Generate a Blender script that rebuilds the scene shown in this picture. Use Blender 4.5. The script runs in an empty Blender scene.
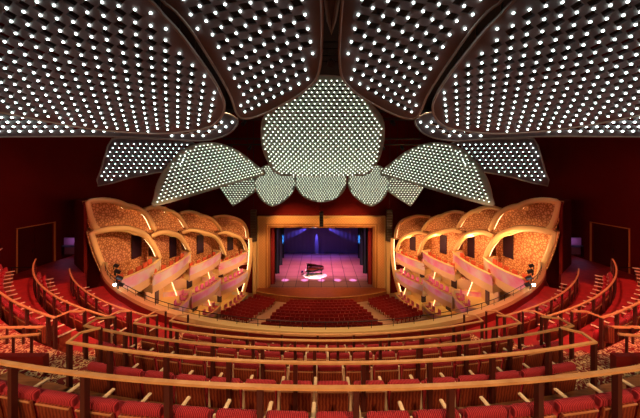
import bpy, bmesh, math, random
from mathutils import Vector, Matrix
from mathutils.geometry import delaunay_2d_cdt
random.seed(7)
SC = bpy.context.scene
COL = SC.collection
PI = math.pi
F = 260.0; HZ = 175.0; EYE = 17.5; CAMX = -0.2      # metres; eye height above the stalls
def U(px, py, Y):
    return Vector((CAMX + (px-320)/F*Y, Y, EYE-(py-HZ)/F*Y))
def UH(px, H, py=None):      # a point seen at px, H metres under the eye, seen at row py
    Y = F*H/(py-HZ); return Vector((CAMX+(px-320)/F*Y, Y, EYE-H))

# ------------------------------------------------------------------ materials
MATS = {}
def mat(name, col, rough=.5, metal=0., emit=None, es=0., spec=.5, build=None, coat=0.):
    if name in MATS: return MATS[name]
    m = bpy.data.materials.new(name); m.use_nodes = True
    nt = m.node_tree; b = nt.nodes['Principled BSDF']
    b.inputs['Base Color'].default_value = (*col, 1)
    b.inputs['Roughness'].default_value = rough
    b.inputs['Metallic'].default_value = metal
    b.inputs['Specular IOR Level'].default_value = spec
    b.inputs['Coat Weight'].default_value = coat
    if emit:
        b.inputs['Emission Color'].default_value = (*emit, 1)
        b.inputs['Emission Strength'].default_value = es
    if build: build(nt, b)
    MATS[name] = m
    return m
def ramp(nt, fac, stops, interp='LINEAR'):
    r = nt.nodes.new('ShaderNodeValToRGB'); r.color_ramp.interpolation = interp
    e = r.color_ramp.elements
    while len(e) > 1: e.remove(e[-1])
    e[0].position = stops[0][0]; e[0].color = (*stops[0][1], 1)
    for p, c in stops[1:]:
        k = e.new(p); k.color = (*c, 1)
    nt.links.new(fac, r.inputs['Fac']); return r.outputs['Color']
def coords(nt, scale=(1,1,1), kind='Object'):
    t = nt.nodes.new('ShaderNodeTexCoord'); mp = nt.nodes.new('ShaderNodeMapping')
    mp.inputs['Scale'].default_value = scale
    nt.links.new(t.outputs[kind], mp.inputs['Vector']); return mp.outputs['Vector']
def noise_b(stops, scale=5, sc=(1,1,1), detail=4, bump=0., dist=0.):
    def f(nt, b):
        n = nt.nodes.new('ShaderNodeTexNoise'); n.inputs['Scale'].default_value = scale; n.inputs['Detail'].default_value = detail
        n.inputs['Distortion'].default_value = dist
        nt.links.new(coords(nt, sc), n.inputs['Vector'])
        nt.links.new(ramp(nt, n.outputs['Fac'], stops), b.inputs['Base Color'])
        if bump:
            bp = nt.nodes.new('ShaderNodeBump'); bp.inputs['Strength'].default_value = bump; bp.inputs['Distance'].default_value = .02
            nt.links.new(n.outputs['Fac'], bp.inputs['Height']); nt.links.new(bp.outputs['Normal'], b.inputs['Normal'])
    return f
def wave_b(stops, scale=5, direction='X', dist=0., dscale=1., bump=0.):
    def f(nt, b):
        n = nt.nodes.new('ShaderNodeTexWave'); n.bands_direction = direction; n.inputs['Scale'].default_value = scale
        n.inputs['Distortion'].default_value = dist; n.inputs['Detail Scale'].default_value = dscale
        nt.links.new(coords(nt), n.inputs['Vector'])
        nt.links.new(ramp(nt, n.outputs['Fac'], stops), b.inputs['Base Color'])
        if bump:
            bp = nt.nodes.new('ShaderNodeBump'); bp.inputs['Strength'].default_value = bump; bp.inputs['Distance'].default_value = .02
            nt.links.new(n.outputs['Fac'], bp.inputs['Height']); nt.links.new(bp.outputs['Normal'], b.inputs['Normal'])
    return f
def voro_b(stops, scale=3, feature='F1', bump=0., out='Distance', sc=(1,1,1)):
    def f(nt, b):
        n = nt.nodes.new('ShaderNodeTexVoronoi'); n.feature = feature; n.inputs['Scale'].default_value = scale
        nt.links.new(coords(nt, sc), n.inputs['Vector'])
        nt.links.new(ramp(nt, n.outputs[out], stops), b.inputs['Base Color'])
        if bump:
            bp = nt.nodes.new('ShaderNodeBump'); bp.inputs['Strength'].default_value = bump; bp.inputs['Distance'].default_value = .03
            nt.links.new(n.outputs[out], bp.inputs['Height']); nt.links.new(bp.outputs['Normal'], b.inputs['Normal'])
    return f
def carpet_b(nt, b):
    v = coords(nt)
    n = nt.nodes.new('ShaderNodeTexNoise'); n.inputs['Scale'].default_value = 6.5; n.inputs['Detail'].default_value = 1; n.inputs['Distortion'].default_value = 1.6
    nt.links.new(v, n.inputs['Vector'])
    nt.links.new(ramp(nt, n.outputs['Fac'], [(0,(.26,.012,.01)),(.46,(.3,.02,.012)),(.50,(.92,.60,.24)),(.56,(.95,.68,.32)),(.6,(.34,.02,.012)),(1,(.2,.01,.01))]), b.inputs['Base Color'])

M_RAIL = mat('rail_wood', (.75,.36,.13), .38, build=noise_b([(.3,(.66,.30,.10)),(.7,(.82,.42,.16))], 6, (1,1,1)))
M_POST = mat('post_wood', (.075,.012,.008), .4)
M_PLUSH = mat('red_plush', (.5,.01,.02), .85, build=wave_b([(0,(.20,.003,.008)),(.45,(.42,.010,.022)),(.8,(.60,.028,.04)),(1,(.70,.06,.07))], 14, 'X', bump=.6))
M_SEATRED = mat('red_upholstery', (.42,.008,.015), .8)
M_BACKW = mat('seat_back_wood', (.2,.03,.015), .35, build=wave_b([(0,(.13,.014,.008)),(.5,(.24,.035,.014)),(1,(.33,.07,.025))], 6, 'X', 3, 2.))
M_TRIMW = mat('seat_trim_wood', (.6,.25,.1), .4)
M_ARM = mat('armrest_wood', (.88,.64,.36), .4)
M_FLOORW = mat('tier_floor_wood', (.35,.13,.05), .35, build=noise_b([(.3,(.20,.06,.02)),(.7,(.38,.15,.05))], 3, (1,8,1)))
M_FLOORR = mat('wing_floor_red', (.40,.015,.015), .6, build=noise_b([(.3,(.34,.012,.012)),(.7,(.50,.025,.02))], 4))
M_CARPET = mat('patterned_carpet', (.4,.1,.05), .9, build=carpet_b)
M_DRED = mat('dark_red_panel', (.20,.008,.006), .45)
M_WALL = mat('deep_red_wall', (.13,.003,.001), .85, spec=.2, build=noise_b([(.3,(.11,.002,.001)),(.7,(.16,.004,.002))], .4))
M_BLACK = mat('black_void', (.006,.004,.005), .9)
M_BMETAL = mat('black_metal', (.02,.02,.022), .45, .3)
M_GOLD = mat('gold_leaf', (.72,.36,.10), .42, build=noise_b([(.3,(.62,.28,.07)),(.7,(.78,.42,.13))], 4))
M_FASC = mat('cream_gold_ledge', (.8,.52,.2), .45)
M_RIM = mat('padded_arch_rim', (.88,.55,.24), .5)
M_TUFT = mat('tufted_panel', (.6,.2,.06), .75, build=voro_b([(0,(.30,.09,.025)),(.07,(.42,.15,.05)),(.18,(.74,.36,.15)),(1,(.84,.45,.21))], 4.6, 'DISTANCE_TO_EDGE', .4))
M_CREAM = mat('cream_box_wall', (.75,.48,.17), .6)
def parapet_light_b(nt, b):  # pink and cream of the coloured lighting, painted in as noise
    n = nt.nodes.new('ShaderNodeTexNoise'); n.inputs['Scale'].default_value = .55; n.inputs['Detail'].default_value = 3
    nt.links.new(coords(nt, (1,1,1)), n.inputs['Vector'])
    nt.links.new(ramp(nt, n.outputs['Fac'], [(.36,(.80,.20,.30)),(.48,(.78,.42,.42)),(.6,(.74,.64,.46))]), b.inputs['Base Color'])
M_PARA = mat('parapet_painted_light', (.6,.3,.3), .3, build=parapet_light_b)
M_DOOR = mat('box_door', (.025,.008,.018), .4)
M_LED = mat('warm_led', (1,.8,.5), .5, emit=(1,.62,.28), es=5)
M_PETAL = mat('petal_panel', (.13,.09,.10), .55, build=noise_b([(.35,(.105,.075,.08)),(.65,(.15,.105,.11))], 1.2))
M_PETALG = mat('petal_panel_bulb_lit', (.3,.33,.28), .55, build=noise_b([(.35,(.26,.29,.25)),(.65,(.34,.37,.31))], 1.2))  # lighter petal panel copy with the bulbs' greenish light painted in
M_RIMP = mat('petal_rim', (.28,.2,.17), .45)
M_BULB = mat('cool_bulb', (1,1,1), .5, emit=(.76,1,.93), es=7)
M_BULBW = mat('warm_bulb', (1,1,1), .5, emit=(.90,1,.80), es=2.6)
M_PINK = mat('pink_upholstery', (.72,.16,.27), .8)
M_BOXORANGE = mat('orange_red_upholstery', (.62,.10,.04), .8)
M_STAGE = mat('stage_boards', (.3,.12,.1), .25)
M_APRON = mat('apron_boards', (.42,.10,.03), .3, build=noise_b([(.3,(.32,.07,.02)),(.7,(.48,.13,.035))], 2, (1,6,1)))
M_BACKD = mat('blue_backcloth', (.10,.09,.36), .9)
M_LEG = mat('black_leg_curtain', (.012,.022,.035), .9)
M_REDCUR = mat('red_tormentor', (.25,.006,.008), .8)
M_PIANO = mat('piano_black', (.01,.01,.012), .15, coat=.6)
M_IVORY = mat('ivory', (.85,.82,.75), .4)
M_REDP = mat('piano_soundboard', (.18,.03,.02), .35)
M_WHITE = mat('light_pool_white', (.8,.8,.8), .5)
M_STLSEAT = mat('stalls_red', (.34,.010,.008), .75)
M_STLFLR = mat('stalls_floor_wood', (.72,.42,.22), .5)
M_PURP = mat('purple_wall', (.3,.14,.28), .7)
M_DOORD = mat('dark_door_leaf', (.07,.006,.004), .4)
M_DGOLD = mat('door_gold_trim', (.75,.30,.08), .35)

# ------------------------------------------------------------------ mesh helpers
def link(name, me, m=None, parent=None, **props):
    o = bpy.data.objects.new(name, me); COL.objects.link(o)
    if m is not None and me is not None and not me.materials: me.materials.append(m)
    if parent is not None: o.parent = parent
    for k, v in props.items(): o[k] = v
    return o
def mesh(name, vs, fs, smooth=False):
    me = bpy.data.meshes.new(name); me.from_pydata([tuple(v) for v in vs], [], fs); me.update()
    bm = bmesh.new(); bm.from_mesh(me); bmesh.ops.recalc_face_normals(bm, faces=bm.faces); bm.to_mesh(me); bm.free()
    if smooth:
        me.shade_smooth()
    return me
def tag(o, label=None, cat=None, group=None, kind=None):
    if label: o['label'] = label
    if cat: o['category'] = cat
    if group: o['group'] = group
    if kind: o['kind'] = kind
    return o
def empty(name, loc, rz=0, **kw):
    o = bpy.data.objects.new(name, None); COL.objects.link(o); o.location = loc; o.rotation_euler = (0,0,rz)
    o.empty_display_size = .1
    return tag(o, **kw)
class MB:
    def __init__(s): s.v = []; s.f = []
    def add(s, vs, fs):
        n = len(s.v); s.v += [tuple(v) for v in vs]; s.f += [tuple(i+n for i in f) for f in fs]; return s
    def box(s, x0, x1, y0, y1, z0, z1, M=None):
        vs = [Vector((x, y, z)) for x in (x0, x1) for y in (y0, y1) for z in (z0, z1)]
        if M is not None: vs = [M @ v for v in vs]
        return s.add(vs, [(0,1,3,2),(4,6,7,5),(0,4,5,1),(2,3,7,6),(0,2,6,4),(1,5,7,3)])
    def rbox(s, x0, x1, y0, y1, z0, z1, r=.02, seg=2, M=None):
        bm = bmesh.new(); bmesh.ops.create_cube(bm, size=1)
        bmesh.ops.scale(bm, vec=(x1-x0, y1-y0, z1-z0), verts=bm.verts)
        bmesh.ops.translate(bm, vec=((x0+x1)/2, (y0+y1)/2, (z0+z1)/2), verts=bm.verts)
        bmesh.ops.bevel(bm, geom=bm.edges[:], offset=r, segments=seg, affect='EDGES', profile=.5)
        if M is not None: bm.transform(M)
        bm.verts.index_update()
        s.add([v.co.copy() for v in bm.verts], [[v.index for v in f.verts] for f in bm.faces]); bm.free(); return s
    def tube(s, pts, r, n=8, closed=False, ry=None, up=Vector((0,0,1)), caps=True):
        pts = [Vector(p) for p in pts]; N = len(pts); rings = []
        ry = r if ry is None else ry
        for i, p in enumerate(pts):
            a = pts[(i-1) % N] if (i > 0 or closed) else p
            c = pts[(i+1) % N] if (i < N-1 or closed) else p
            t = (c-a).normalized()
            sd = t.cross(up)
            if sd.length < 1e-4: sd = t.cross(Vector((1,0,0)))
            sd.normalize(); w = sd.cross(t).normalized()
            rings.append([p+sd*math.cos(2*PI*(k+.5)/n)*r+w*math.sin(2*PI*(k+.5)/n)*ry for k in range(n)])
        vs = [v for q in rings for v in q]; fs = []
        for i in range(N if closed else N-1):
            for k in range(n):
                a = i*n+k; b = i*n+(k+1) % n; c = ((i+1) % N)*n+(k+1) % n; d = ((i+1) % N)*n+k
                fs.append((a,b,c,d))
        if not closed and caps: fs += [tuple(range(n-1,-1,-1)), tuple((N-1)*n+k for k in range(n))]
        return s.add(vs, fs)
    def prism(s, poly, axis_vec, base=None):   # poly: list of 3D pts; extruded by a vector
        n = len(poly); a = [Vector(p) for p in poly]; b = [p+Vector(axis_vec) for p in a]
        return s.add(a+b, [tuple(range(n)), tuple(range(2*n-1, n-1, -1))]+[(i, (i+1) % n, n+(i+1) % n, n+i) for i in range(n)])
    def build(s, name, m, parent=None, smooth=False, **kw):
        o = link(name, mesh(name, s.v, s.f, smooth), m, parent); return tag(o, **kw)
def subdivide(pts, n=4, closed=False):      # Catmull-Rom through the points
    P = [Vector(p) for p in pts]; N = len(P); out = []
    rng = range(N if closed else N-1)
    for i in rng:
        p0 = P[(i-1) % N] if (closed or i > 0) else P[0]*2-P[1]
        p1 = P[i]; p2 = P[(i+1) % N]
        p3 = P[(i+2) % N] if (closed or i+2 < N) else P[-1]*2-P[-2]
        for k in range(n):
            t = k/n
            out.append(.5*((2*p1)+(p2-p0)*t+(2*p0-5*p1+4*p2-p3)*t*t+(3*p1-p0-3*p2+p3)*t**3))
    if not closed: out.append(P[-1])
    return out
def mirx(v): return Vector((-v[0], v[1], v[2]))
ORD = ['zeroth','first','second','third','fourth','fifth','sixth','seventh','eighth','ninth','tenth','eleventh','twelfth','thirteenth','fourteenth','fifteenth','sixteenth','seventeenth','eighteenth','nineteenth','twentieth']
TENS = {20:'twenty',30:'thirty',40:'forty'}
def ordw(n): return ORD[n] if n <= 20 else (TENS[n//10*10]+'-'+ORD[n % 10] if n % 10 else {30:'thirtieth',40:'fortieth'}[n])
def light(name, kind, loc, energy, col, target=None, size=60, blend=.6, radius=.3):
    d = bpy.data.lights.new(name, kind); d.energy = energy; d.color = col
    if kind == 'SPOT': d.spot_size = math.radians(size); d.spot_blend = blend; d.shadow_soft_size = radius
    elif kind == 'POINT': d.shadow_soft_size = radius
    o = bpy.data.objects.new(name, d); COL.objects.link(o); o.location = loc
    if target is not None:
        o.rotation_euler = (Vector(target)-Vector(loc)).to_track_quat('-Z', 'Y').to_euler()
    return o

# ------------------------------------------------------------------ ring geometry of the upper balcony
YC = 24.7
def RR(n): return YC-(2.78+1.16*(n-1))         # radius of rail n
def RH(n): return 2.265+.57*(n-1)               # depth under the eye of rail n
def FH(n): return 3.60+.57*(n-1)               # depth under the eye of tier floor n
def ring(R, deg, H):
    a = math.radians(deg); return Vector((R*math.sin(a), YC-R*math.cos(a), EYE-H))
def sector(mb, R0, R1, a0, a1, H0, H1, step=1.5):
    n = max(2, int(abs(a1-a0)/step)); vs = []
    for i in range(n+1):
        a = a0+(a1-a0)*i/n
        vs += [ring(R0,a,H0), ring(R1,a,H0), ring(R1,a,H1), ring(R0,a,H1)]
    fs = []
    for i in range(n):
        for k in range(4):
            fs.append((4*i+k, 4*i+(k+1) % 4, 4*i+4+(k+1) % 4, 4*i+4+k))
    fs += [(0,1,2,3), (4*n+3,4*n+2,4*n+1,4*n)]
    return mb.add(vs, fs)
AIS0, AIS1 = 16.4, 19.6
# tiers
for n in range(0, 6):
    R0 = RR(n) if n else 29.5; R1 = RR(n+1) if n < 5 else 15.75
    lim = AIS1+.3
    f = MB(); sector(f, R0, R1, -lim, lim, FH(n), FH(n)+.75); f.build('floor', M_FLOORW, kind='structure')
    for s in (-1, 1):
        f = MB(); sector(f, R0, R1, s*lim, s*(47 if n > 2 else 46), FH(n), FH(n)+.75); f.build('floor', M_FLOORR, kind='structure')
# carpet runners in the aisles
for s, side in ((-1,'left'),(1,'right')):
    for n in range(0, 6):
        R0 = RR(n) if n else RR(1)+1.2; R1 = RR(n+1) if n < 5 else 15.8
        a0, a1 = (AIS0-.2, AIS1+.1) if n > 2 else ((12.2, 27.5) if n == 2 else (16.5, 30))
        f = MB(); sector(f, R0-.02, R1+.02, s*a0, s*a1, FH(n)-.012, FH(n)+.0)
        if n > 0: sector(f, R0-.02, R0-.40, s*(AIS0-.2), s*(AIS1+.1), FH(n)-.29, FH(n)-.012)   # half step
        f.build('aisle_carpet', M_CARPET, label='red and gold patterned carpet in the %s aisle, on the %s' % (side, ['top landing','tier beyond the nearest rail','tier beyond the second rail','tier beyond the third rail','tier beyond the fourth rail','lowest tier'][n]), cat='carpet', group='aisle carpets')
# balcony front parapet with cream ledge
AF = 58
fr = empty('balcony_front', ring(15.6, 0, 6.9), label='curved balcony front with a wide cream gold ledge sweeping between the boxes', cat='balcony front')
def local(o): return o.matrix_world
def pbuild(mb, name, m, parent, **kw):     # geometry given in world space, parent only has a translation/rotation
    M = (Matrix.Translation(parent.location) @ parent.rotation_euler.to_matrix().to_4x4()).inverted()
    mb.v = [tuple(M @ Vector(v)) for v in mb.v]
    return mb.build(name, m, parent, **kw)
def fR(a): return 15.6+max(0, (abs(a)-35))*.02
p = MB()
N = 60
prof = [(.16,.0),(.18,-.05),(-.18,-.05),(-.16,.0)]
def sweep(mb, prof_fn, a0=-AF, a1=AF, N=72, closed=True):
    vs = []; k = None
    for i in range(N+1):
        a = a0+(a1-a0)*i/N; pr = prof_fn(a); k = len(pr)
        vs += [ring(r, a, h) for r, h in pr]
    fs = []
    for i in range(N):
        for j in range(k):
            fs.append((k*i+j, k*i+(j+1) % k, k*(i+1)+(j+1) % k, k*(i+1)+j))
    fs += [tuple(range(k)), tuple(k*N+j for j in range(k-1, -1, -1))]
    return mb.add(vs, fs)
m1 = MB(); sweep(m1, lambda a: [(fR(a)+.12,5.43),(fR(a)-.15,5.43),(fR(a)-.18,5.58),(fR(a)+.13,5.58)]); pbuild(m1, 'ledge', M_FASC, fr)
m1 = MB(); sweep(m1, lambda a: [(fR(a)+.15,5.58),(fR(a)-.13,5.58),(fR(a)-.05,6.3),(fR(a)+.35,7.1),(fR(a)+.45,7.1),(fR(a)+.15,6.4)]); pbuild(m1, 'parapet_wall', M_DRED, fr)
m1 = MB(); sweep(m1, lambda a: [(fR(a)-.13,5.95),(fR(a)-.19,5.95),(fR(a)-.19,6.05),(fR(a)-.12,6.05)]); pbuild(m1, 'gold_moulding', M_GOLD, fr)
# thin black guard rail on the ledge
gr = empty('guard_rail', ring(15.6, 0, 5.5), label='thin black metal guard rail standing on the cream balcony ledge', cat='rail')
for h, nm in ((5.18,'top_bar'),(5.34,'lower_bar')):
    m1 = MB(); m1.tube([ring(fR(a)-.05, a, h) for a in [-54+108*i/72 for i in range(73)]], (.013 if h < 5.2 else .007), 6); pbuild(m1, nm, M_BMETAL, gr)
for i in range(37):
    a = -54+3*i; q = ring(fR(a)-.05, a, 5.5); m1 = MB(); m1.tube([q, q+Vector((0,0,.32))], .010, 6); pbuild(m1, 'stanchion', M_BMETAL, gr)

# ------------------------------------------------------------------ wooden hand rails
def rail(n, a0, a1, offs, label, ends=None, step=None):
    root = empty('hand_rail', ring(RR(n), (a0+a1)/2, FH(n)), label=label, cat='rail', group='curved wooden rails between the seat rows')
    k = max(2, int(abs(a1-a0)/1.2)); pts = [ring(RR(n), a0+(a1-a0)*i/k, RH(n)) for i in range(k+1)]
    pre = ends.get('a0', []) if ends else []; post = ends.get('a1', []) if ends else []
    pre = [ring(r, a, h) for r, a, h in pre]; post = [ring(r, a, h) for r, a, h in post]
    main = MB(); allp = pre[::-1]+pts+post
    # rectangular section
    w, t = .025, .014; vs = []
    for i, p_ in enumerate(allp):
        A = allp[max(0, i-1)]; C = allp[min(len(allp)-1, i+1)]
        if 0 < i < len(allp)-1:
            d1 = (p_-A).normalized(); d2 = (C-p_).normalized(); d = (d1+d2)
            d.z = 0; d.normalize(); sd = Vector((-d.y, d.x, 0)); d1.z = 0; d1.normalize()
            sd = sd/max(.45, abs(sd.dot(Vector((-d1.y, d1.x, 0)))))
        else:
            d = (C-A); d.z = 0; d.normalize(); sd = Vector((-d.y, d.x, 0))
        vs += [p_+sd*w, p_-sd*w, p_-sd*w-Vector((0,0,2*t)), p_+sd*w-Vector((0,0,2*t))]
    L = len(allp); fs = [(4*i+j, 4*i+(j+1) % 4, 4*i+4+(j+1) % 4, 4*i+4+j) for i in range(L-1) for j in range(4)]
    fs += [(0,1,2,3), (4*L-1,4*L-2,4*L-3,4*L-4)]
    main.add(vs, fs); pbuild(main, 'top_rail', M_RAIL, root)
    da = math.degrees((step or 1.04)/RR(n)); a = min(a0,a1)+offs*da
    spots = []
    while a < max(a0,a1)-.15: spots.append((RR(n)-.03, a)); a += da
    for e in (ends or {}).values():
        for r, aa, h in e[1:]: spots.append((r, aa))
    for e in ('a0','a1'):
        if ends and e in ends: spots.append((RR(n)-.02, a0 if e == 'a0' else a1))
    for j, (r, aa) in enumerate(spots):
        z0 = EYE-FH(n); z1 = EYE-RH(n)-2*t
        m = MB(); wv = .031 if r > RR(n)-.1 else .022
        q = ring(r, aa, 0); R_ = Matrix.Translation(Vector((q.x, q.y, 0))) @ Matrix.Rotation(math.radians(aa), 4, 'Z')
        m.box(-wv, wv, -wv, wv, z0, z1, R_); pbuild(m, 'post', M_POST, root)
    return root
def ret(n, s):     # return at an aisle end of a centre rail
    return [(RR(n)-.3, s*(AIS0+.2), RH(n)), (RR(n)-.47, s*(AIS0-.8), RH(n))]
NM = ['','nearest','second','third','fourth','fifth']
rail(1, -17.5, 17.5, .62, 'nearest curved wooden rail, spanning the whole width of the picture on dark posts')
rail(2, -12.5, 12.5, .8, 'second curved wooden rail from the camera, turning back at both aisles',
     {'a0': [(RR(2)-.24,-12.75,RH(2)),(RR(2)-.45,-12.2,RH(2))], 'a1': [(RR(2)-.24,12.75,RH(2)),(RR(2)-.45,12.2,RH(2))]})
for n in (3, 4, 5):
    rail(n, -AIS0, AIS0, .5+.2*n, '%s curved wooden rail from the camera, centre block' % NM[n], {'a0': ret(n,-1), 'a1': ret(n,1)})
    for s, side in ((-1,'left'),(1,'right')):
        e = {'a0': [(RR(n)-.3, s*AIS1, RH(n)), (RR(n)-.42, s*(AIS1-1.0), RH(n))]}
        rail(n, s*AIS1, s*(50-(n-3)*2), .7, '%s side wing rail curving up to the wall, %s one counted towards the stage' % (side, ORD[n-2]), e)

# ------------------------------------------------------------------ balcony seats
def seat_proto():
    root = empty('theatre_seat', (0,0,0))
    T = Matrix.Rotation(math.radians(8), 4, 'X')
    m = MB(); m.rbox(-.245,.245,-.045,.06,.77,.915,.04,3,T); m.rbox(-.235,.235,-.02,.07,.36,.83,.02,2,T); m.build('backrest', M_PLUSH, root, True)
    m = MB(); m.rbox(-.24,.24,-.072,-.035,.16,.83,.008,1,T); bp = m.build('back_panel', M_BACKW, root)
    m = MB(); m.box(-.24,.24,-.079,-.066,.815,.831,T); m.build('trim_strip', M_TRIMW, bp)
    m = MB(); m.rbox(-.225,.225,.10,.20,.34,.72,.035,2,T); m.build('seat_cushion', M_SEATRED, root, True)
    m = MB(); m.rbox(.256,.310,-.05,.36,.60,.635,.012,1); m.rbox(.262,.304,-.07,-.035,.02,.80,.006,1); m.build('armrest', M_ARM, root)
    m = MB(); m.box(.27,.296,.02,.26,0,.60); m.build('leg', M_BACKW, root)
    return root
def copy_tree(o, parent=None):
    c = o.copy(); COL.objects.link(c)
    if parent is not None: c.parent = parent
    for ch in CH[o.name]: copy_tree(ch, c)
    return c
proto = seat_proto()
bpy.context.view_layer.update()
CH = {}
def reg(o):
    CH[o.name] = list(o.children)
    for c in o.children: reg(c)
reg(proto)
USED = set()
def place(pr, loc, rz, **kw):
    if pr.name in USED: o = copy_tree(pr)
    else: o = pr; USED.add(pr.name)
    o.location = loc; o.rotation_euler = (0,0,rz); return tag(o, **kw)
def seat_row(n, a0, a1, where, block, maxn=99):
    R = RR(n)-.27; da = math.degrees(.57/R); k = min(maxn, int((a1-a0)/da)); st = (a0+a1)/2-(k-1)*da/2
    for i in range(k):
        a = st+i*da
        lab = 'red plush seat, %s from the left, just beyond the %s rail of the %s' % (ordw(i+1), NM[n], block)
        place(proto, ring(R, a, FH(n)-.0), math.radians(a), label=lab, cat='seat', group=where)
seat_row(1, -13.3, 13.3, 'red seats of the nearest row', 'balcony')
seat_row(2, -12.0, 12.0, 'red seats of the second row', 'centre block')
for n in (3, 4, 5):
    seat_row(n, -16.2, 16.2, 'red seats of the centre block, row %s' % NM[n], 'centre block')
    seat_row(n, -47+ (n-3)*1.5, -20.0, 'red seats of the left wing', 'left wing')
    seat_row(n, 20.0, 47-(n-3)*1.5, 'red seats of the right wing', 'right wing')

# low walls and short rails at the entrances on both sides
for s, side in ((-1,'left'),(1,'right')):
    S = Matrix.Scale(-1, 4, (1,0,0)) if s > 0 else Matrix.Identity(4)
    def W(mb):
        mb.v = [tuple(S @ Vector(v)) for v in mb.v]; return mb
    a = MB(); a.box(-8.6, -5.9, 5.35, 5.47, EYE-FH(2), EYE-3.74); W(a).build('low_wall', M_DRED, label='low dark red wall beside the patterned carpet, %s edge of the picture' % side, cat='wall', kind='thing')
    r = empty('entrance_rail', (s*7.6, 6.45, EYE-FH(2)), label='short wooden rail on slim posts over the %s side entrance' % side, cat='rail', group='entrance rails')
    a = MB(); a.tube([(-9.2,6.3,EYE-3.72),(-7.0,6.5,EYE-3.80)], .035, 8); pbuild(W(a), 'top_rail', M_RAIL, r)
    for x in (-8.9, -8.35, -7.9, -7.5): a = MB(); a.tube([(x,6.4,EYE-FH(2)),(x,6.4,EYE-3.77)], .025, 6); pbuild(W(a), 'post', M_POST, r)
    a = MB(); a.rbox(-7.08,-6.92,6.42,6.62,EYE-FH(2),EYE-3.77,.01,1); pbuild(W(a), 'end_post', M_BACKW, r)
    r2 = empty('entrance_rail', (s*7.0, 5.6, EYE-FH(2)), label='lower slanted wooden rail nearer the camera at the %s side entrance' % side, cat='rail', group='entrance rails')
    a = MB(); a.tube([(-8.0,5.55,EYE-3.55),(-6.4,5.75,EYE-3.52)], .03, 8); pbuild(W(a), 'top_rail', M_RAIL, r2)
    for x in (-7.3, -6.9, -6.5): a = MB(); a.tube([(x,5.68,EYE-FH(2)),(x,5.68,EYE-3.53)], .025, 6); pbuild(W(a), 'post', M_POST, r2)

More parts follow.
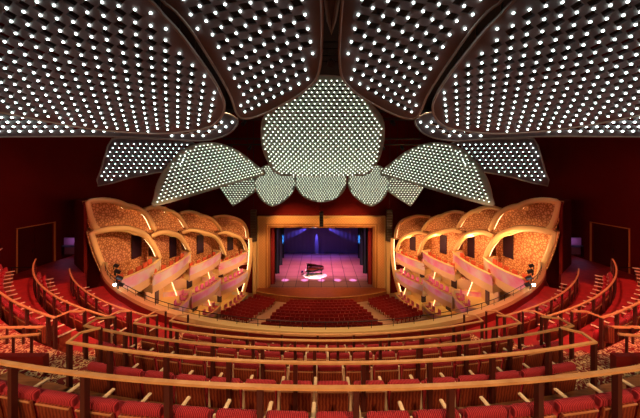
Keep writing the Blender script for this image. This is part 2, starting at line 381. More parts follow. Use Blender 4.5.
# ------------------------------------------------------------------ room shell
def struct(mb, name, m): return mb.build(name, m, kind='structure')
WX = 19.3
for s, side in ((-1,'left'),(1,'right')):
    S = Matrix.Scale(-1, 4, (1,0,0)) if s > 0 else Matrix.Identity(4)
    def W(mb):
        mb.v = [tuple(S @ Vector(v)) for v in mb.v]; return mb
    zt = EYE-1.9; zd = EYE-3.4; zf = EYE-6.2
    a = MB(); a.box(-WX-.4,-WX,-6,16.35,0,EYE+9.2); a.box(-WX-.4,-WX,16.35,18.75,zd,EYE+9.2); a.box(-WX-.4,-WX,16.35,18.75,0,zf)
    a.box(-WX-.4,-WX,18.75,19.1,0,EYE+9.2); a.box(-WX-.4,-WX,19.1,23.6,zt,EYE+9.2); a.box(-WX-.4,-WX,23.6,38.5,0,EYE+9.2)
    struct(W(a), 'wall_'+side, M_WALL)
    a = MB(); a.box(-WX-3,-WX+.0,19.1,19.2,zf-.3,zt); a.box(-WX-3.2,-WX-.4,23.4,23.6,zf-.3,zt); a.box(-WX-3.2,-WX-3.0,19.2,23.6,zf-.3,zt); a.box(-WX-3.2,-WX-.4,19.1,23.6,zf-.4,zf-.02); a.box(-WX-3.2,-WX-.4,19.1,23.6,zt,zt+.1)
    struct(W(a), 'wall_%s_vestibule' % side, M_WALL)
    # landing
    a = MB(); a.prism([(-WX,13.5,zf-.5),(-12.3,13.5,zf-.5),(-14.9,16.3,zf-.5),(-17.3,18.2,zf-.5),(-17.3,23.4,zf-.5),(-WX,23.4,zf-.5)],(0,0,.5)); struct(W(a), 'floor', M_FLOORR)
    a = MB(); a.box(-WX,-16.9,4.0,14.0,EYE-7.5,EYE-6.3); struct(W(a), 'floor', M_FLOORR)
    # return wall beside the boxes
    a = MB(); a.prism([(-15.15,16.45,0),(-17.3,18.1,0),(-17.3,20.5,0),(-17.1,20.5,0),(-17.05,18.3,0),(-15.2,16.75,0)], (0,0,EYE-1.72)); struct(W(a), 'wall_%s_return' % side, M_WALL)
    # door with gold frame
    d = empty('door', (s*WX,17.55,zf)); d['kind'] = 'structure'; d.name = 'door_1' if s < 0 else 'door_2'
    a = MB(); a.box(-WX-.25,-WX-.18,16.4,17.53,zf,zd-.05); a.box(-WX-.25,-WX-.18,17.57,18.7,zf,zd-.05); pbuild(W(a), 'door_leaf', M_DOORD, d)
    a = MB()
    for y0,y1,z0,z1 in ((16.34,16.40,zf,zd+.05),(18.70,18.76,zf,zd+.05),(16.34,18.76,zd-.02,zd+.04)): a.box(-WX-.05,-WX+.05,y0,y1,z0,z1)
    pbuild(W(a), 'door_frame', M_DGOLD, d)
    a = MB(); a.tube([(-WX-.15,17.4,zf+1),(-WX-.1,17.4,zf+1.3)], .02, 6); pbuild(W(a), 'door_handle', M_BMETAL, d)
    # railing in front of doors
    r = empty('landing_rail', (s*17.2,14.2,zf), label='thin metal rail on the landing before the gold-framed door, %s side' % side, cat='rail', group='landing rails')
    a = MB(); a.tube([(-18.8,14.6,zf+1.0),(-16.2,14.6,zf+1.0)], .025, 6); pbuild(W(a), 'top_rail', M_BMETAL, r)
    for x in (-18.7,-17.5,-16.3): a = MB(); a.tube([(x,14.6,zf),(x,14.6,zf+1)], .02, 6); pbuild(W(a), 'post', M_BMETAL, r)
    # purple lit niche with high table
    a = MB(); a.box(-20.2,-18.7,20.3,20.4,zf,zf+1.3); W(a).build('trim_%d' % (1 if s < 0 else 2), M_PURP, kind='structure')
    t = empty('high_table', (s*19.3,19.9,zf), label='dark high table in the purple-lit vestibule, %s side' % side, cat='table', group='high tables')
    a = MB(); a.box(-19.9,-18.6,19.7,20.1,zf+.75,zf+.80); pbuild(W(a), 'tabletop', M_BMETAL, t)
    for x in (-19.8,-18.7): a = MB(); a.tube([(x,19.9,zf),(x,19.9,zf+.75)], .03, 6); pbuild(W(a), 'leg', M_BMETAL, t)
    light('vestibule_lamp', 'POINT', (s*19.5,19.75,zf+1.1), 5, (.8,.45,1), radius=.15)
a = MB(); a.box(-WX-3.3,WX+3.3,-6.4,-6,0,EYE+9.2); struct(a, 'wall_back', M_WALL)
a = MB(); a.box(-WX-.4,WX+.4,-6.4,58,EYE+9.2,EYE+9.6); struct(a, 'ceiling', M_BLACK)
# stage end wall with opening
YP = 37.5
oL, oR = U(268.5,0,YP).x, U(372.5,0,YP).x; oc = (oL+oR)/2; oL -= oc; oR -= oc
zT = EYE-(228-HZ)/F*YP; zS = EYE-16.3
a = MB(); a.box(-WX-.4, oL-1.3, YP+.5, YP+1, 0, EYE+9.2); a.box(oR+1.3, WX+.4, YP+.5, YP+1, 0, EYE+9.2); a.box(oL-1.3, oR+1.3, YP+.5, YP+1, zT+1.6, EYE+9.2)
struct(a, 'wall_stage', M_WALL)
# proscenium
P = empty('proscenium_arch', (0, YP, zS), label='golden rectangular proscenium frame around the stage opening', cat='proscenium')
def frame_ring(o, w, y0, y1, top):     # o: outset of inner edge, w: width
    m = MB(); m.box(oL-o-w, oL-o, y0, y1, zS-.6, zT+o+w); m.box(oR+o, oR+o+w, y0, y1, zS-.6, zT+o+w); m.box(oL-o, oR+o, y0, y1, zT+o, zT+o+w); return m
def ribbed(nt, b):
    n = nt.nodes.new('ShaderNodeTexChecker'); n.inputs['Scale'].default_value = 5
    n.inputs['Color1'].default_value = (.66,.31,.09,1); n.inputs['Color2'].default_value = (.74,.37,.12,1)
    nt.links.new(coords(nt), n.inputs['Vector']); nt.links.new(n.outputs['Color'], b.inputs['Base Color'])
M_GOLDP = mat('gold_panel', (.72,.36,.1), .5, build=ribbed)
pbuild(frame_ring(0, .28, YP+.3, YP+.9, 0), 'inner_frame', mat('inner_gold', (.45,.17,.05), .45), P)
pbuild(frame_ring(.28, .12, YP+.1, YP+.8, 0), 'gold_bead', M_GOLD, P)
pbuild(frame_ring(.40, .20, YP+.25, YP+.85, 0), 'recess_band', mat('bronze_band', (.5,.2,.05), .5), P)
pbuild(frame_ring(.60, .95, YP+.0, YP+.8, 0), 'wide_band', M_GOLDP, P)
pbuild(frame_ring(1.55, .16, YP-.15, YP+.7, 0), 'outer_moulding', M_FASC, P)
for s, side in ((-1,'left'),(1,'right')):
    m = MB(); x0 = s*(oR+1.8); x1 = s*(oR+2.3); m.rbox(min(x0,x1), max(x0,x1), YP-.5, YP+.3, zS-.8, EYE-9.6, .05, 2)
    m.build('pilaster', M_FASC, label='cream pilaster standing just %s of the proscenium frame' % ('left' if s < 0 else 'right'), cat='pilaster', kind='thing')
    # line array
    la = empty('line_array', (s*(oR+2.05), YP-.9, EYE-9.0), label='tall black loudspeaker column hanging at the top %s corner of the stage frame' % side, cat='loudspeaker', group='side loudspeaker columns')
    for k in range(12):
        m = MB(); z = EYE-4.9-k*.37; m.rbox(s*(oR+2.05)-.4, s*(oR+2.05)+.4, YP-1.2+k*.01, YP-.6, z-.34, z, .02, 1); pbuild(m, 'cabinet', mat('speaker_bronze', (.06,.035,.02), .5), la)
    m = MB(); m.tube([(s*(oR+2.05),YP-.9,EYE-4.9),(s*(oR+2.05),YP-.9,EYE+9.2)], .02, 6); pbuild(m, 'suspension_cable', M_BMETAL, la)
cl = empty('centre_cluster', (0, YP-1.2, EYE-7.2), label='black loudspeaker cluster hanging over the middle of the golden frame', cat='loudspeaker')
for k in range(6):
    m = MB(); z = EYE-5.05-k*.36; m.rbox(-.27,.27,YP-1.5,YP-.9,z-.33,z,.02,1); pbuild(m, 'cabinet', M_BMETAL, cl)
m = MB(); m.tube([(0,YP-1.2,EYE-5.05),(0,YP-1.2,EYE+9.2)], .02, 6); pbuild(m, 'suspension_cable', M_BMETAL, cl)

# stage
a = MB(); a.box(-9.6,9.6,YP+.2,54.6,zS-1.3,zS)
def boards(nt, b):
    n = nt.nodes.new('ShaderNodeTexBrick'); n.inputs['Scale'].default_value = 1.0; n.offset = 0
    n.inputs['Color1'].default_value = (.34,.16,.17,1); n.inputs['Color2'].default_value = (.28,.12,.14,1); n.inputs['Mortar'].default_value = (.05,.02,.03,1)
    n.inputs['Mortar Size'].default_value = .05; n.inputs['Brick Width'].default_value = 1.9; n.inputs['Row Height'].default_value = 1.9
    nt.links.new(coords(nt), n.inputs['Vector']); nt.links.new(n.outputs['Color'], b.inputs['Base Color'])
MS = mat('stage_panels', (.3,.15,.15), .4, build=boards)
o = struct(a, 'floor_stage', MS)
def arcpts(y_mid, y_end, x, n=24): return [(-x+2*x*i/n, y_mid+(y_end-y_mid)*((-x+2*x*i/n)/x)**2) for i in range(n+1)]
pts = arcpts(34.6, 36.6, 9.2)
a = MB(); a.prism([(x,y,zS-1.3) for x, y in pts]+[(9.2,YP+.2,zS-1.3),(-9.2,YP+.2,zS-1.3)], (0,0,1.3)); struct(a, 'floor_apron', M_APRON)
m = MB(); m.tube([(x,y-.02,zS-.04) for x, y in pts], .07, 6); m.build('trim_3', M_GOLD, kind='structure')
a = MB()
n = 90; vs = []
for i in range(n+1):
    x = -10+20*i/n; yy = 54+.012*math.sin(i*1.7)
    vs += [(x,yy,zS),(x,yy,EYE-4)]
a.add(vs, [(2*i,2*i+1,2*i+3,2*i+2) for i in range(n)])
a.build('backcloth', M_BACKD, label='deep blue pleated backcloth at the rear of the stage', cat='curtain')
a = MB(); a.box(-10.3,10.3,54.5,54.7,zS-1,EYE-3); a.box(-10.5,-10.3,YP+1,54.7,zS-1,EYE-3); a.box(10.3,10.5,YP+1,54.7,zS-1,EYE-3); a.box(-10.5,10.5,YP+1,54.7,EYE-4.2,EYE-4); struct(a, 'wall_stage_house', M_BLACK)
def curtain(name, x0, x1, y, m, label, group, z0=zS, z1=EYE-4.5, amp=.1, freq=2.2):
    b_ = MB(); n = max(8, int(abs(x1-x0)*14)); vs = []
    for i in range(n+1):
        x = x0+(x1-x0)*i/n; yy = y+amp*math.sin(i*freq*.35)
        vs += [(x,yy-.03,z0),(x,yy-.03,z1),(x,yy+.03,z1),(x,yy+.03,z0)]
    fs = [(4*i+j,4*i+(j+1) % 4,4*i+4+(j+1) % 4,4*i+4+j) for i in range(n) for j in range(4)]+[(0,1,2,3),(4*n+3,4*n+2,4*n+1,4*n)]
    b_.add(vs, fs); return b_.build(name, m, label=label, cat='curtain', group=group)
for s, side in ((-1,'left'),(1,'right')):
    curtain('side_curtain', s*(oR-.55), s*(oR+1.2), YP+1.3, M_REDCUR, 'red curtain edge just inside the %s side of the golden frame' % side, 'red stage curtains')
    for k, (ye, xi) in enumerate(((39.6, 7.0), (43.0, 6.9), (47.0, 7.0), (51, 7.25))):
        curtain('leg_curtain', s*xi, s*10.1, ye, M_LEG, 'black side leg curtain, %s one back from the frame, stage %s in picture' % (ORD[k+1], side), 'black leg curtains')
for k, ye in enumerate((40.2, 45, 50)):
    curtain('border_curtain', -10, 10, ye, M_LEG, 'black border curtain hanging across the stage top, %s from the front' % ORD[k+1], 'border curtains', EYE-8.2+k*.35, EYE-4.5)

# grand piano
pz = zS+.02; PX, PY = -1.1, 42.4
a = MB(); n = 32; a.prism([(PX+.1+1.95*math.cos(2*PI*i/n), PY-.25+1.25*math.sin(2*PI*i/n), zS) for i in range(n)], (0,0,.012)); a.build('painted_light_pool', M_WHITE, label='white oval of painted spotlight on the stage floor under the piano', cat='painted light pool')  # white disc painting the spotlight pool onto the boards
pi_ = empty('grand_piano', (PX, PY, pz), -.06, label='black grand piano with open lid in a white pool on stage', cat='piano')
out = subdivide([(-1.3,.75,0),(-1.3,-.75,0),(-.7,-.78,0),(-.1,-.62,0),(.35,-.28,0),(.75,-.05,0),(1.2,.05,0),(1.42,.4,0),(1.2,.75,0)], 4, True)
out = [Vector((max(-1.3,v.x), min(.76,max(-.78,v.y)), 0)) for v in out]
m = MB(); m.prism([v+Vector((0,0,.68)) for v in out], (0,0,.32)); body = m.build('case', M_PIANO, pi_)
m = MB(); m.prism([v*.92+Vector((.05,0,1.0)) for v in out], (0,0,.012)); m.build('soundboard', M_REDP, body)
Tl = Matrix.Translation((0,.76,1.03)) @ Matrix.Rotation(math.radians(-38), 4, 'X') @ Matrix.Translation((0,-.76,0))
m = MB(); m.v = []; lidp = [v for v in out]
m.prism([v for v in lidp], (0,0,.03)); m.v = [tuple(Tl @ Vector(v)) for v in m.v]; m.build('lid', M_PIANO, pi_)
m = MB(); m.tube([(.5,-.1,1.0),(.45,-.2,1.62)], .015, 6); m.build('prop_stick', M_PIANO, pi_)
for x, y in ((-1.1,-.55),(-1.1,.55),(1.1,.4)):
    m = MB(); m.tube([(x,y,.68),(x,y,.1)], .075, 8); m.rbox(x-.06,x+.06,y-.06,y+.06,0,.1,.02,1); m.build('leg', M_PIANO, pi_)
m = MB(); m.box(-1.55,-1.28,-.72,.72,.66,.74); m.build('key_bed', M_PIANO, pi_)
m = MB(); m.box(-1.53,-1.36,-.62,.62,.74,.765); m.build('keyboard', M_IVORY, pi_)
m = MB(); m.box(-1.15,-1.1,-.35,.35,1.0,1.28); m.build('music_desk', M_PIANO, pi_)
m = MB(); m.tube([(-.95,0,.68),(-.95,0,.1)], .04, 8); m.rbox(-1.1,-.85,-.15,.15,.05,.12,.01,1); m.build('pedal_lyre', M_PIANO, pi_)
pb = empty('piano_bench', (PX-2.0, PY+.1, zS+.02), label='small black bench at the keyboard end of the piano', cat='bench')
m = MB(); m.rbox(-.18,.18,-.35,.35,.42,.52,.02,2); m.build('seat', M_PIANO, pb)
for x in (-.14,.14):
    for y in (-.3,.3): m = MB(); m.tube([(x,y,0),(x,y,.43)], .022, 6); m.build('leg', M_PIANO, pb)

# ------------------------------------------------------------------ stalls
def stz(y): return .25+(1.6)*(34.4-y)/8.4
a = MB(); a.prism([(-WX,38,-.3),(-WX,38,.25),(-WX,34.4,.25),(-WX,26.0,1.85),(-WX,14,4.1),(-WX,14,-.3)], (2*WX,0,0)); struct(a, 'floor_stalls', M_STLFLR)
def stall_mesh():
    m = MB(); m.rbox(-.24,.24,-.06,.06,.4,.92,.03,2); m.rbox(-.24,.24,.05,.5,.34,.46,.03,1); m.rbox(-.27,-.24,-.02,.4,.1,.62,.01,1); m.box(-.05,.05,.1,.3,0,.36)
    return m.build('stalls_seat', M_STLSEAT)
st = stall_mesh(); CH[st.name] = []
def arow(x0, x1, ymid, block, rown, far):
    w = .53; k = int((x1-x0)/w); c = (x0+x1)/2; cnt = 0
    for i in range(k):
        x = c+(i-(k-1)/2)*w; y = ymid+x*x*(.022 if block == 'centre block' else .030)
        lab = 'stalls seat, %s from the left, %s row back from stage, %s' % (ordw(i+1), ORD[rown], block)
        place(st, (x, y, stz(y) if y < 34.4 else .25), -x*.04, label=lab, cat='seat', group='red stalls seats of the '+block)
for r in range(9):
    y = 33.7-r*1.05; hw = 4.5+r*.22
    arow(-hw, hw, y, 'centre block', r+1, 0)
for s, side in ((-1,'left'),(1,'right')):
    for r in range(8):
        y = 33.2-r*1.05; x0 = 5.9+r*.24; x1 = 9.6+r*.3
        if s < 0: arow(-x1, -x0, y, 'left block', r+1, 0)
        else: arow(x0, x1, y, 'right block', r+1, 0)

# ------------------------------------------------------------------ opera boxes
def plane_pt(L, R, px, py):    # vertical plane over the plan line L-R
    dx = (px-320)/F
    # X = CAMX + dx*Y ; line: X = lx + t*(rx-lx), Y = ly + t*(ry-ly)
    (lx, ly), (rx, ry) = L, R
    t = (CAMX+dx*ly-lx)/((rx-lx)-dx*(ry-ly)); Y = ly+t*(ry-ly)
    return U(px, py, Y)
def plan(px, Y): return (CAMX+(px-320)/F*Y, Y)
LINES = {1: (plan(88,16.5), plan(160,22.7)), 2: (plan(144,22.0), plan(191,26.9)), 3: (plan(180,26.6), plan(226.5,31.6)), 4: (plan(212,31.2), plan(250.5,36.2))}
TOPS = {1: [(88.5,201.5),(98,199.5),(110,199),(122,200.7),(134,204),(143.5,208.5),(150,213),(155,220),(159.5,231.5)],
        2: [(144,209.5),(151,207),(158,206.2),(167.5,207.2),(174,210),(180,214),(185.5,220),(190.5,229.5)],
        3: [(180,213),(186,211.3),(191,211),(202,213.3),(213,218),(220.5,225),(224.5,231.5)],
        4: [(213.5,217),(220,215.8),(227,215.3),(238,217.2),(246,222.7),(249.8,231),(250.6,240)]}
TLEFT = {1: [(99.5,232),(95.6,227.5),(91.5,216.6)], 2: [(148,236)], 3: [(182,232)], 4: [(215,234)]}
ARCH = {1: [(88,232.5),(101.5,229),(116,226.7),(128,226.3),(137.5,228.5),(147,234),(153,242),(157.5,250),(160.5,258)],
        2: [(149,236),(155,232.5),(161,230.6),(169.5,230.3),(178.8,233.6),(185,240.6),(190.5,251)],
        3: [(180,232),(186,229.6),(191,229),(203.8,230.5),(214.7,235),(221.7,243),(226.3,256)],
        4: [(213.5,234),(220,231.8),(227,231.3),(238,235),(244.4,241.4),(248,252)]}
ALEFT = {1: [(112,288),(105,279),(99,266),(94.8,256),(91,245)], 2: [(152,285),(148,260)], 3: [(184,272),(181,252)], 4: [(216,268),(214,252)]}
ABOT = {1: (152,284), 2: (186,277), 3: (221,266), 4: (247,264)}
LEDH = {1: 7.2, 2: 7.9, 3: 9.05, 4: 10.4}
DEPTH = 1.7
CN = {1:'first', 2:'second', 3:'third', 4:'fourth'}
def arch_thing(kind, c, s, label, outline_top, outline_rest, depth, dish, door=None):
    L, R = LINES[c]; side = 'left' if s < 0 else 'right'
    d = Vector((R[0]-L[0], R[1]-L[1], 0)).normalized(); nrm = Vector((-d.y, d.x, 0))      # points outwards (away from the hall)
    if nrm.x > 0: nrm = -nrm
    off = nrm*(.35 if kind == 'top' else 0.)
    top = [plane_pt(L, R, *p_)+off for p_ in outline_top]; rest = [plane_pt(L, R, *p_)+off for p_ in outline_rest]
    top = subdivide(top, 4); loop = top+rest
    N = len(loop); cen = sum(loop, Vector())/N
    base = Vector((cen.x, cen.y, min(v.z for v in loop)))
    def X(v): return v if s < 0 else mirx(v)
    root = empty('box_hood' if kind == 'top' else 'opera_box', X(base), label=label, cat='hood' if kind == 'top' else 'opera box', group=('scalloped hoods of the ' if kind == 'top' else 'upper boxes of the ')+side+' side')
    # recessed padded shell: front loop -> back loop
    f0 = [v+nrm*.02 for v in loop]; bk = [cen+(v-cen)*dish+nrm*depth+d*depth*.8 for v in loop]; b2 = [cen+(v-cen)*(dish+.03)+nrm*(depth+.12)+d*depth*.8 for v in loop]
    f2 = [cen+(v-cen)*1.02+nrm*.04 for v in loop]
    m = MB(); vs = f0+bk+b2+f2; fs = []
    for i in range(N):
        j = (i+1) % N
        fs += [(i,j,N+j,N+i), (2*N+i,2*N+j,3*N+j,3*N+i), (3*N+i,3*N+j,j,i)]
    fs += [tuple(N+i for i in range(N)), tuple(2*N+i for i in range(N-1,-1,-1))]
    m.add([X(v) for v in vs], fs); pbuild(m, 'tufted_shell', M_TUFT, root)
    # thick rim : top arc plus left edge for the first column
    rimp = top if c != 1 else ([plane_pt(L, R, *p_)+off for p_ in outline_rest] + top)
    if c == 1: rimp = subdivide([plane_pt(L, R, *p_)+off for p_ in outline_rest], 4)+top
    sc = .30 if c == 1 else .27
    def inset(v, k): return v+(cen-v).normalized()*k
    m = MB(); m.tube([X(inset(v,.20)-nrm*.06) for v in rimp], sc*.62, 10, up=Vector((1,0,0)), ry=sc*.42); pbuild(m, 'padded_rim', M_RIM, root, smooth=True)
    m = MB(); m.tube([X(inset(v,.44)+nrm*.03) for v in (top)], .11, 8); pbuild(m, 'inner_rim', M_FASC, root, smooth=True)
    # led strip tucked behind the inner rim of the far half
    k0 = int(len(top)*.42)
    m = MB(); m.tube([X(inset(v,.42)+nrm*.24) for v in top[k0:]], .016, 6); pbuild(m, 'led_strip', M_LED, root)
    if door:
        p0 = plane_pt(L, R, *door[0]); p1 = plane_pt(L, R, *door[1])
        q0 = p0+nrm*(depth-.12)+d*depth*.85; dv = Vector((p1.x-p0.x, p1.y-p0.y, 0)); z0 = p1.z; z1 = p0.z
        m = MB(); a0 = Vector((q0.x, q0.y, z0)); m.prism([X(a0), X(a0+dv), X(a0+dv+Vector((0,0,z1-z0))), X(a0+Vector((0,0,z1-z0)))], X(nrm*.08)); pbuild(m, 'door', M_DOOR, root)
    return root, nrm, d
def chair_mesh(m_, nm):
    m = MB(); m.rbox(-.22,.22,-.05,.05,.42,.92,.04,2); m.rbox(-.22,.22,.05,.46,.38,.50,.04,2)
    for x in (-.19,.19):
        for y in (.0,.4): m.box(x-.02,x+.02,y-.02,y+.02,0,.4)
    o = m.build(nm, m_, smooth=False); CH[o.name] = []; return o
pinkc = chair_mesh(M_PINK, 'box_chair'); redc = chair_mesh(M_BOXORANGE, 'upper_box_chair')
def parapet_box(root, A, B, H, s, nrm, hgt, floor_drop=.85, back=1.7, bulge=.35, backwall=False, chairs=5, proto_c=None, clabel='', lean=.25, wallm=None, bh=2.5):
    def X(v): return v if s < 0 else mirx(v)
    A = Vector((A[0], A[1], 0)); B = Vector((B[0], B[1], 0)); n = 14; line = []
    for i in range(n+1):
        t = i/n; q = A.lerp(B, t)-nrm*bulge*math.sin(PI*t)
        line.append(q)
    z = EYE-H; m = MB(); vs = []
    for i, q in enumerate(line):
        bot = q+nrm*lean
        vs += [q+Vector((0,0,z-.06)), bot+Vector((0,0,z-hgt)), bot+nrm*.10+Vector((0,0,z-hgt)), q+nrm*.10+Vector((0,0,z-.06))]
    fs = [(4*i+j,4*i+(j+1) % 4,4*i+4+(j+1) % 4,4*i+4+j) for i in range(n) for j in range(4)]+[(0,1,2,3),(4*n+3,4*n+2,4*n+1,4*n)]
    m.add([X(v) for v in vs], fs)
    for E, T in (((line[-1], 1), (line[0], 0)) if backwall else ((line[-1], 1),)):    # returns towards the wall
        e = E+Vector((0,0,z-hgt)); 
        dd = (line[-1]-line[0]).normalized()*(.08 if T == 0 else -.08)
        m.prism([X(e), X(e+nrm*back), X(e+nrm*back+Vector((0,0,hgt-.06))), X(e+Vector((0,0,hgt-.06)))], X(dd))
    pp = pbuild(m, 'parapet', M_PARA, root)
    m = MB(); lp = ([line[0]+nrm*back] if backwall else [])+line+[line[-1]+nrm*back]
    m.tube([X(q+Vector((0,0,z))) for q in lp], .12, 8, ry=.07); pbuild(m, 'ledge', M_FASC, root, smooth=False)
    m = MB(); m.tube([X(q+nrm*(lean)+Vector((0,0,z-hgt))) for q in line], .07, 6); pbuild(m, 'lower_moulding', M_FASC, root)
    zf = z-floor_drop
    m = MB(); poly = [q+nrm*.15 for q in line]+[line[-1]+nrm*back, line[0]+nrm*back]
    m.prism([X(q+Vector((0,0,z-hgt+.02))) for q in poly], (0,0,hgt-floor_drop)); pbuild(m, 'floor_slab', M_CREAM, root)
    if backwall:
        b0 = line[0]+nrm*back; b1 = line[-1]+nrm*back
        m = MB(); m.prism([X(b0+Vector((0,0,zf))), X(b1+Vector((0,0,zf))), X(b1+Vector((0,0,zf+bh))), X(b0+Vector((0,0,zf+bh)))], X(nrm*.12)); pbuild(m, 'back_wall', M_CREAM, root)
        dm = b0.lerp(b1,.45)-nrm*.02; dq = (b1-b0).normalized()*.8
        m = MB(); m.prism([X(dm+Vector((0,0,zf))), X(dm+dq+Vector((0,0,zf))), X(dm+dq+Vector((0,0,zf+2.0))), X(dm+Vector((0,0,zf+2.0)))], X(-nrm*.05)); pbuild(m, 'door', M_DOOR, root)
        e = b1-(b1-b0).normalized()*.05
        m = MB(); m.prism([X(e+Vector((0,0,zf))), X(e-nrm*(back*.45)+Vector((0,0,zf))), X(e-nrm*(back*.15)+Vector((0,0,zf+bh))), X(e+Vector((0,0,zf+bh)))], X((b1-b0).normalized()*.1)); pbuild(m, 'partition', M_FASC, root)
        m = MB(); m.tube([X(e-nrm*(back*.5)-(b1-b0).normalized()*.1+Vector((0,0,zf+.1))), X(e-nrm*(back*.2)-(b1-b0).normalized()*.1+Vector((0,0,zf+bh)))], .018, 6); pbuild(m, 'led_strip', M_LED, root)
    if proto_c:
        dirv = (line[-1]-line[0]).normalized()
        for i in range(chairs):
            t = (i+.7)/(chairs+.5); q = line[0].lerp(line[-1], t)-nrm*bulge*math.sin(PI*t)+nrm*.75
            v = X(q); face = X(-nrm); rz = math.atan2(-face.x, face.y)
            place(proto_c, (v.x, v.y, zf+.005), rz, label=clabel % ORD[i+1], cat='chair', group=clabel.split(' box')[0].split('%s ')[-1]+' box chairs')
PAR = {1: (plan(122,18.0), plan(161,22.7)), 2: (plan(154,20.6), plan(191,26.7)), 3: (plan(190.5,25.6), plan(220.8,30.8)), 4: (plan(219.5,30.7), plan(247.3,35.6))}
DOORS = {1: ((135,236),(145,262)), 2: ((170,240),(177,262)), 3: ((194,240),(201,258)), 4: ((226,240),(232,254))}
for s, side in ((-1,'left'),(1,'right')):
    for c in (1,2,3,4):
        arch_thing('top', c, s, 'golden scalloped hood above the %s upper box from the camera on the %s side' % (CN[c], side), TOPS[c], [] if False else list(reversed([])) + TLEFT[c][:], .45, .86)
        root, nrm, d = arch_thing('box', c, s, 'arched golden opera box with light-painted parapet, %s of the upper row, %s side' % (CN[c], side), ARCH[c], [ABOT[c]]+ALEFT[c], DEPTH, .93, DOORS[c])
        A, B = PAR[c]
        hg = {1:1.6,2:1.5,3:1.45,4:1.5}[c]
        parapet_box(root, A, B, LEDH[c], s, nrm, hg, back=1.3, chairs=5, proto_c=redc, clabel='orange red chair, %s from the near end, behind the '+'%s upper box parapet, %s side' % (CN[c], side))
    LOW = [('middle', 2, plan(179,23.1), plan(191,26.7), 11.75, 3), ('middle', 3, plan(192,26.4), plan(220.8,30.8), 12.25, 6), ('middle', 4, plan(220.6,31.0), plan(248,35.6), 13.1, 6),
           ('lowest', 3, plan(205,28.0), plan(220.8,30.8), 15.2, 3), ('lowest', 4, plan(221,30.4), plan(248,35.6), 16.2, 6)]
    for lev, c, A, B, H, nc in LOW:
        dd = Vector((B[0]-A[0], B[1]-A[1], 0)).normalized(); nrm = Vector((-dd.y, dd.x, 0)); nrm = -nrm if nrm.x > 0 else nrm
        mid = Vector(((A[0]+B[0])/2, (A[1]+B[1])/2, EYE-H-1.5)); mid = mid if s < 0 else mirx(mid)
        root = empty('opera_box', mid, label='open cream box with pink chairs, %s level, column %s from the camera, %s side' % (lev, {2:'two',3:'three',4:'four'}[c], side), cat='opera box', group='lower boxes of the %s side' % side)
        parapet_box(root, A, B, H, s, nrm, 1.4 if lev == 'middle' else 1.0, floor_drop=.55, back=2.6, backwall=True, chairs=nc, proto_c=pinkc, clabel='pink upholstered chair, %s from the near end, '+'%s level box of column %s, %s side' % (lev, {2:'two',3:'three',4:'four'}[c], side))
        b_ = Vector((*B, 0)); a_ = Vector((*A, 0)); m_ = a_.lerp(b_, .55)+nrm*1.6+Vector((0,0,EYE-H+1.1)); m_ = m_ if s < 0 else mirx(m_)
        light('box_fill_light', 'POINT', m_, 26, (1,.74,.36), radius=.08)  # unseen point light added to lift the chairs and box interior
    # tall curved end fin at the stage end of the boxes
    fin = [U(px, py, 36.4) for px, py in ((250.6,238),(251,248),(250.6,258),(249.2,270),(247,280),(244.5,289),(243,296))]
    if s > 0: fin = [mirx(v) for v in fin]
    fo = empty('end_fin', fin[-1], label='slim glowing golden fin closing the stage end of the boxes, %s side' % side, cat='fin', group='end fins')
    m = MB(); m.tube(subdivide(fin, 3), .22, 8, up=Vector((1,0,0))); pbuild(m, 'padded_rim', M_RIM, fo, smooth=True)
    m = MB(); m.tube([v+Vector((.25*s,-.15,0)) for v in subdivide(fin, 3)], .03, 6); pbuild(m, 'led_strip', M_LED, fo)
    # wall mass behind the boxes
    L = [LINES[1][0], LINES[1][1], LINES[2][1], LINES[3][1], LINES[4][1]]
    w = MB()
    for i in range(4):
        p0 = Vector((*L[i],0)); p1 = Vector((*L[i+1],0)); off = Vector((-2.9,0,0))
        q = [p0+off, p1+off, p1+off+Vector((-.2,0,0)), p0+off+Vector((-.2,0,0))]
        if s > 0: q = [mirx(v) for v in q]
        w.prism(q, (0,0,EYE-8.6-i*.9))
    struct(w, 'wall_%s_boxes' % side, M_CREAM)
    # lower front mass under the first boxes
    # spot cluster on the balcony ledge
    c0 = UH(122, 5.15, 281); c0 = c0 if s < 0 else mirx(c0)
    k = empty('spotlight_cluster', c0-Vector((0,0,.3)), label='cluster of black spotlights with one bright lens at the %s end of the ledge' % side, cat='spotlight', group='ledge spotlight clusters')
    for i in range(6):
        m = MB(); q = c0+Vector((s*(-.05+.28*i),.30*i-.3,.12*(i % 2)+.05*i)); m.tube([q, q+Vector((-s*.18,.1,-.12))], .085, 8); m.tube([q, q-Vector((0,0,.25))], .025, 6)
        pbuild(m, 'lamp_housing', M_BMETAL, k)
    m = MB(); bm = bmesh.new(); bmesh.ops.create_icosphere(bm, subdivisions=2, radius=.06); q = c0+Vector((0,-.45,.0)); m.add([v.co+q for v in bm.verts], [[v.index for v in f.verts] for f in bm.faces]); bm.free()
    pbuild(m, 'lens', mat('spot_lens', (1,1,1), .3, emit=(.85,.95,1), es=25), k)

